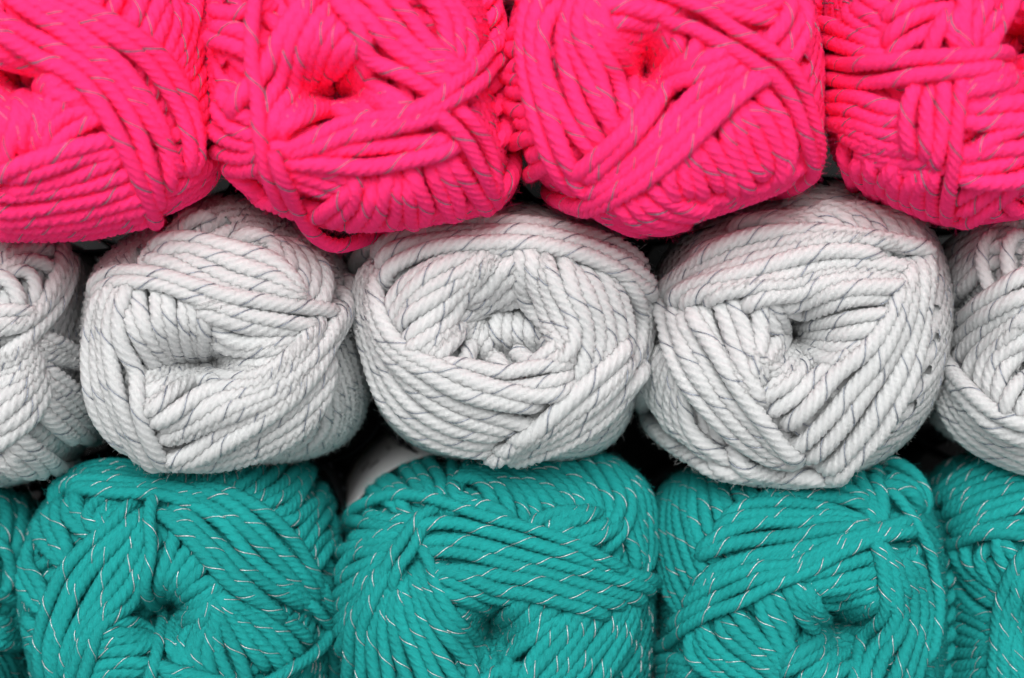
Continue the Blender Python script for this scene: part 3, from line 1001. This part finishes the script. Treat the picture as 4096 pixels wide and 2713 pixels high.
# ---- teal, third
SPECS.append(dict(colour='teal', front=FT, view=Z12, H=0.055, p=2.6, group=TEAL, slant=-0.45, wrap=DARK,
    label='teal yarn ball with a sheaf of strands slanting above its round hole',
    outline=pts('1600,150 1750,200 1830,280 1900,450 1960,600 1980,900 1980,1200 1950,1568 1900,1750 1700,1950 1300,2050 800,2030 400,1900 200,1700 150,1450 130,1150 115,850 110,600 120,450 200,330 330,260 600,220 1000,200 1400,170'),
    hole=(1340, 1250, 190, 180, 0.045), bands=bands('''
    n=3|150,1450 250,1440 340,1450|160,1560 250,1550 340,1540
    1230,1140 1300,1250 1450,1300 1530,1270|1210,1230 1300,1350 1450,1380|1200,1320 1280,1400 1400,1430
    170,400 145,620 185,850 225,1030 340,1190|260,330 225,560 265,780 330,950 390,1070|330,280 310,500 380,720 460,970|420,260 420,480 490,680|560,260 590,430 660,560|700,260 740,380 790,470
    830,250 860,340 930,410|1000,250 1010,320 1030,390|1160,250 1150,310 1130,380|1380,280 1350,350 1300,390
    n=3|1590,330 1700,330 1830,420|1700,240 1800,300 1880,420
    1050,920 1300,850 1540,770|1100,1000 1300,910 1550,850|1170,1010 1350,980 1570,920|1230,1080 1400,1030 1580,990|1270,1140 1430,1120 1570,1080
    370,1310 400,1450 560,1590|460,1220 560,1350 740,1500 900,1590|620,1170 720,1290 860,1420 970,1550|750,1080 830,1230 920,1380 960,1480|880,1030 960,1180 1020,1350|1010,1000 1080,1150 1100,1260|1140,1060 1170,1180 1190,1280
    980,1440 1130,1340 1240,1300|960,1530 1150,1430 1320,1410|1050,1590 1220,1470 1420,1430|1150,1620 1280,1540 1420,1500
    n=3|1420,260 1480,420 1540,600|1540,310 1590,450 1590,600
    n=2|1480,640 1600,600 1750,560|1590,800 1720,790 1810,740
    800,450 900,400 1100,380 1300,370 1460,430|650,550 800,480 1100,470 1300,490 1480,560|440,740 600,640 850,570 1100,560 1300,560 1490,610
    440,770 700,690 1000,650 1300,620 1490,610|480,900 700,800 1000,740 1250,700 1490,660|400,1000 560,900 850,820 1050,770 1220,740
    1530,690 1570,850 1590,1000 1610,1130 1550,1260 1460,1400 1390,1600|1650,800 1720,950 1740,1120 1710,1280 1620,1430 1540,1600|1780,810 1850,950 1890,1120 1870,1300 1800,1600
    350,1080 520,950 800,850 1000,850 1250,720 1500,650 1740,560|270,1200 480,1040 700,930 950,870 1250,740 1500,665 1760,590|190,1350 320,1260 460,1150 650,1080 850,980 1050,900 1300,770 1500,690 1770,620
    n=1|1640,390 1730,510 1800,640 1870,760 1910,1000 1905,1200 1870,1420
    n=2|1540,680 1590,840 1610,1000 1660,1130|1600,740 1660,880 1720,1000
    ''')))

# ---- teal, cut by the right edge
SPECS.append(dict(colour='teal', front=FT+0.006, view=Z13, H=0.055, p=2.6, group=TEAL, slant=0.5, wrap=DARK,
    label='teal yarn ball cut off by the right edge of the picture',
    outline=pts('700,205 500,240 400,290 310,390 300,560 330,700 380,850 390,1100 385,1300 360,1568 400,1800 600,2000 1000,2050 1400,1900 1600,1500 1600,900 1500,500 1300,300 1000,220'),
    hole=(1000, 1250, 130, 150, 0.037), bands=bands('''
    360,500 520,380 700,310 920,280|430,620 560,520 740,450 920,420|460,720 600,620 760,560 920,530|500,770 650,700 800,660 920,640
    400,900 480,1010 620,1170 750,1240|430,1100 560,1170 720,1270|430,1300 560,1330 720,1350|400,1470 560,1460 740,1440|400,1570 560,1550 720,1540
    440,790 520,950 640,1080 750,1140|560,790 620,930 750,1040|680,790 740,930 790,1050|780,790 830,850 860,910
    n=2|480,780 650,725 800,725 930,750|560,730 700,690 930,690
    n=5|890,830 800,1000 760,1180 750,1350 730,1600|930,1080 840,1250 850,1450 880,1600
    ''')))

# ---- teal, cut by the left edge
SPECS.append(dict(colour='teal', front=FT+0.006, view=Z10, H=0.055, p=2.6, group=TEAL, slant=-0.5, wrap=DARK,
    label='teal yarn ball of which only a sliver shows at the left edge of the picture',
    outline=pts('-500,290 -200,270 50,300 170,400 210,600 200,900 205,1200 240,1400 220,1600 100,1900 -300,2100 -800,2000 -1050,1600 -1100,1000 -1000,500'),
    hole=(-450, 1150, 160, 160, 0.037), bands=bands('''
    n=4|-40,320 30,450 20,600 -10,700|60,330 110,430 90,560
    n=4|-30,1180 80,1220 190,1260|-30,1340 80,1350 180,1330
    100,480 50,700 40,900 50,1080|190,560 130,800 110,1000 100,1150
    n=2|-20,700 20,850 -10,1000|-60,1000 60,1060 130,1090
    ''')))

# ---- the row above, and what shows dimly through the gaps
SPECS.append(dict(colour='white', front=FW+0.002, view=(0, 0, 1.0), H=0.036, p=2.3, group=WHITE.replace('middle', 'uppermost'), slant=0.5, patches=2,
    label='white yarn ball peeping out between two pink balls at the top edge',
    outline=pts('2075,50 1800,10 1600,-150 1520,-400 1600,-700 1800,-880 2075,-930 2350,-880 2550,-700 2630,-400 2550,-150 2350,10'),
    hole=(2075, -430, 120, 120, 0.037)))

for sp in SPECS:
    Ball(sp).build()

# ------------------------------------------------------------------ the shelf the bottom row stands on, and added surfaces that shape the light
def box(name, lo, hi, mat, kind=None):
    x0, y0, z0 = lo
    x1, y1, z1 = hi
    v = np.array([(x0, y0, z0), (x1, y0, z0), (x1, y1, z0), (x0, y1, z0), (x0, y0, z1), (x1, y0, z1), (x1, y1, z1), (x0, y1, z1)])
    f = np.array([(0, 3, 2, 1), (4, 5, 6, 7), (0, 1, 5, 4), (1, 2, 6, 5), (2, 3, 7, 6), (3, 0, 4, 7)])
    o = link_mesh(name, v, f, M[mat], smooth=False)
    if kind:
        o['kind'] = kind
    return o


box('shelf_floor', (-0.6, -0.02, -0.222), (0.6, 0.30, -0.20), 'shelf', 'structure')
box('back_wall', (-0.6, 0.24, -0.2), (0.6, 0.26, 0.5), 'shelf', 'structure')  # added dark behind the balls so no light leaks through the gaps
box('overhead_light_block', (-1.5, -0.30, 0.60), (1.5, 0.26, 0.62), 'shelf', 'structure')  # unseen board, added overhead to block light from above
g = box('ground', (-150, -150, -0.93), (150, 150, -0.9), 'ground', 'structure')  # added out of view as a reflector for the balls' undersides
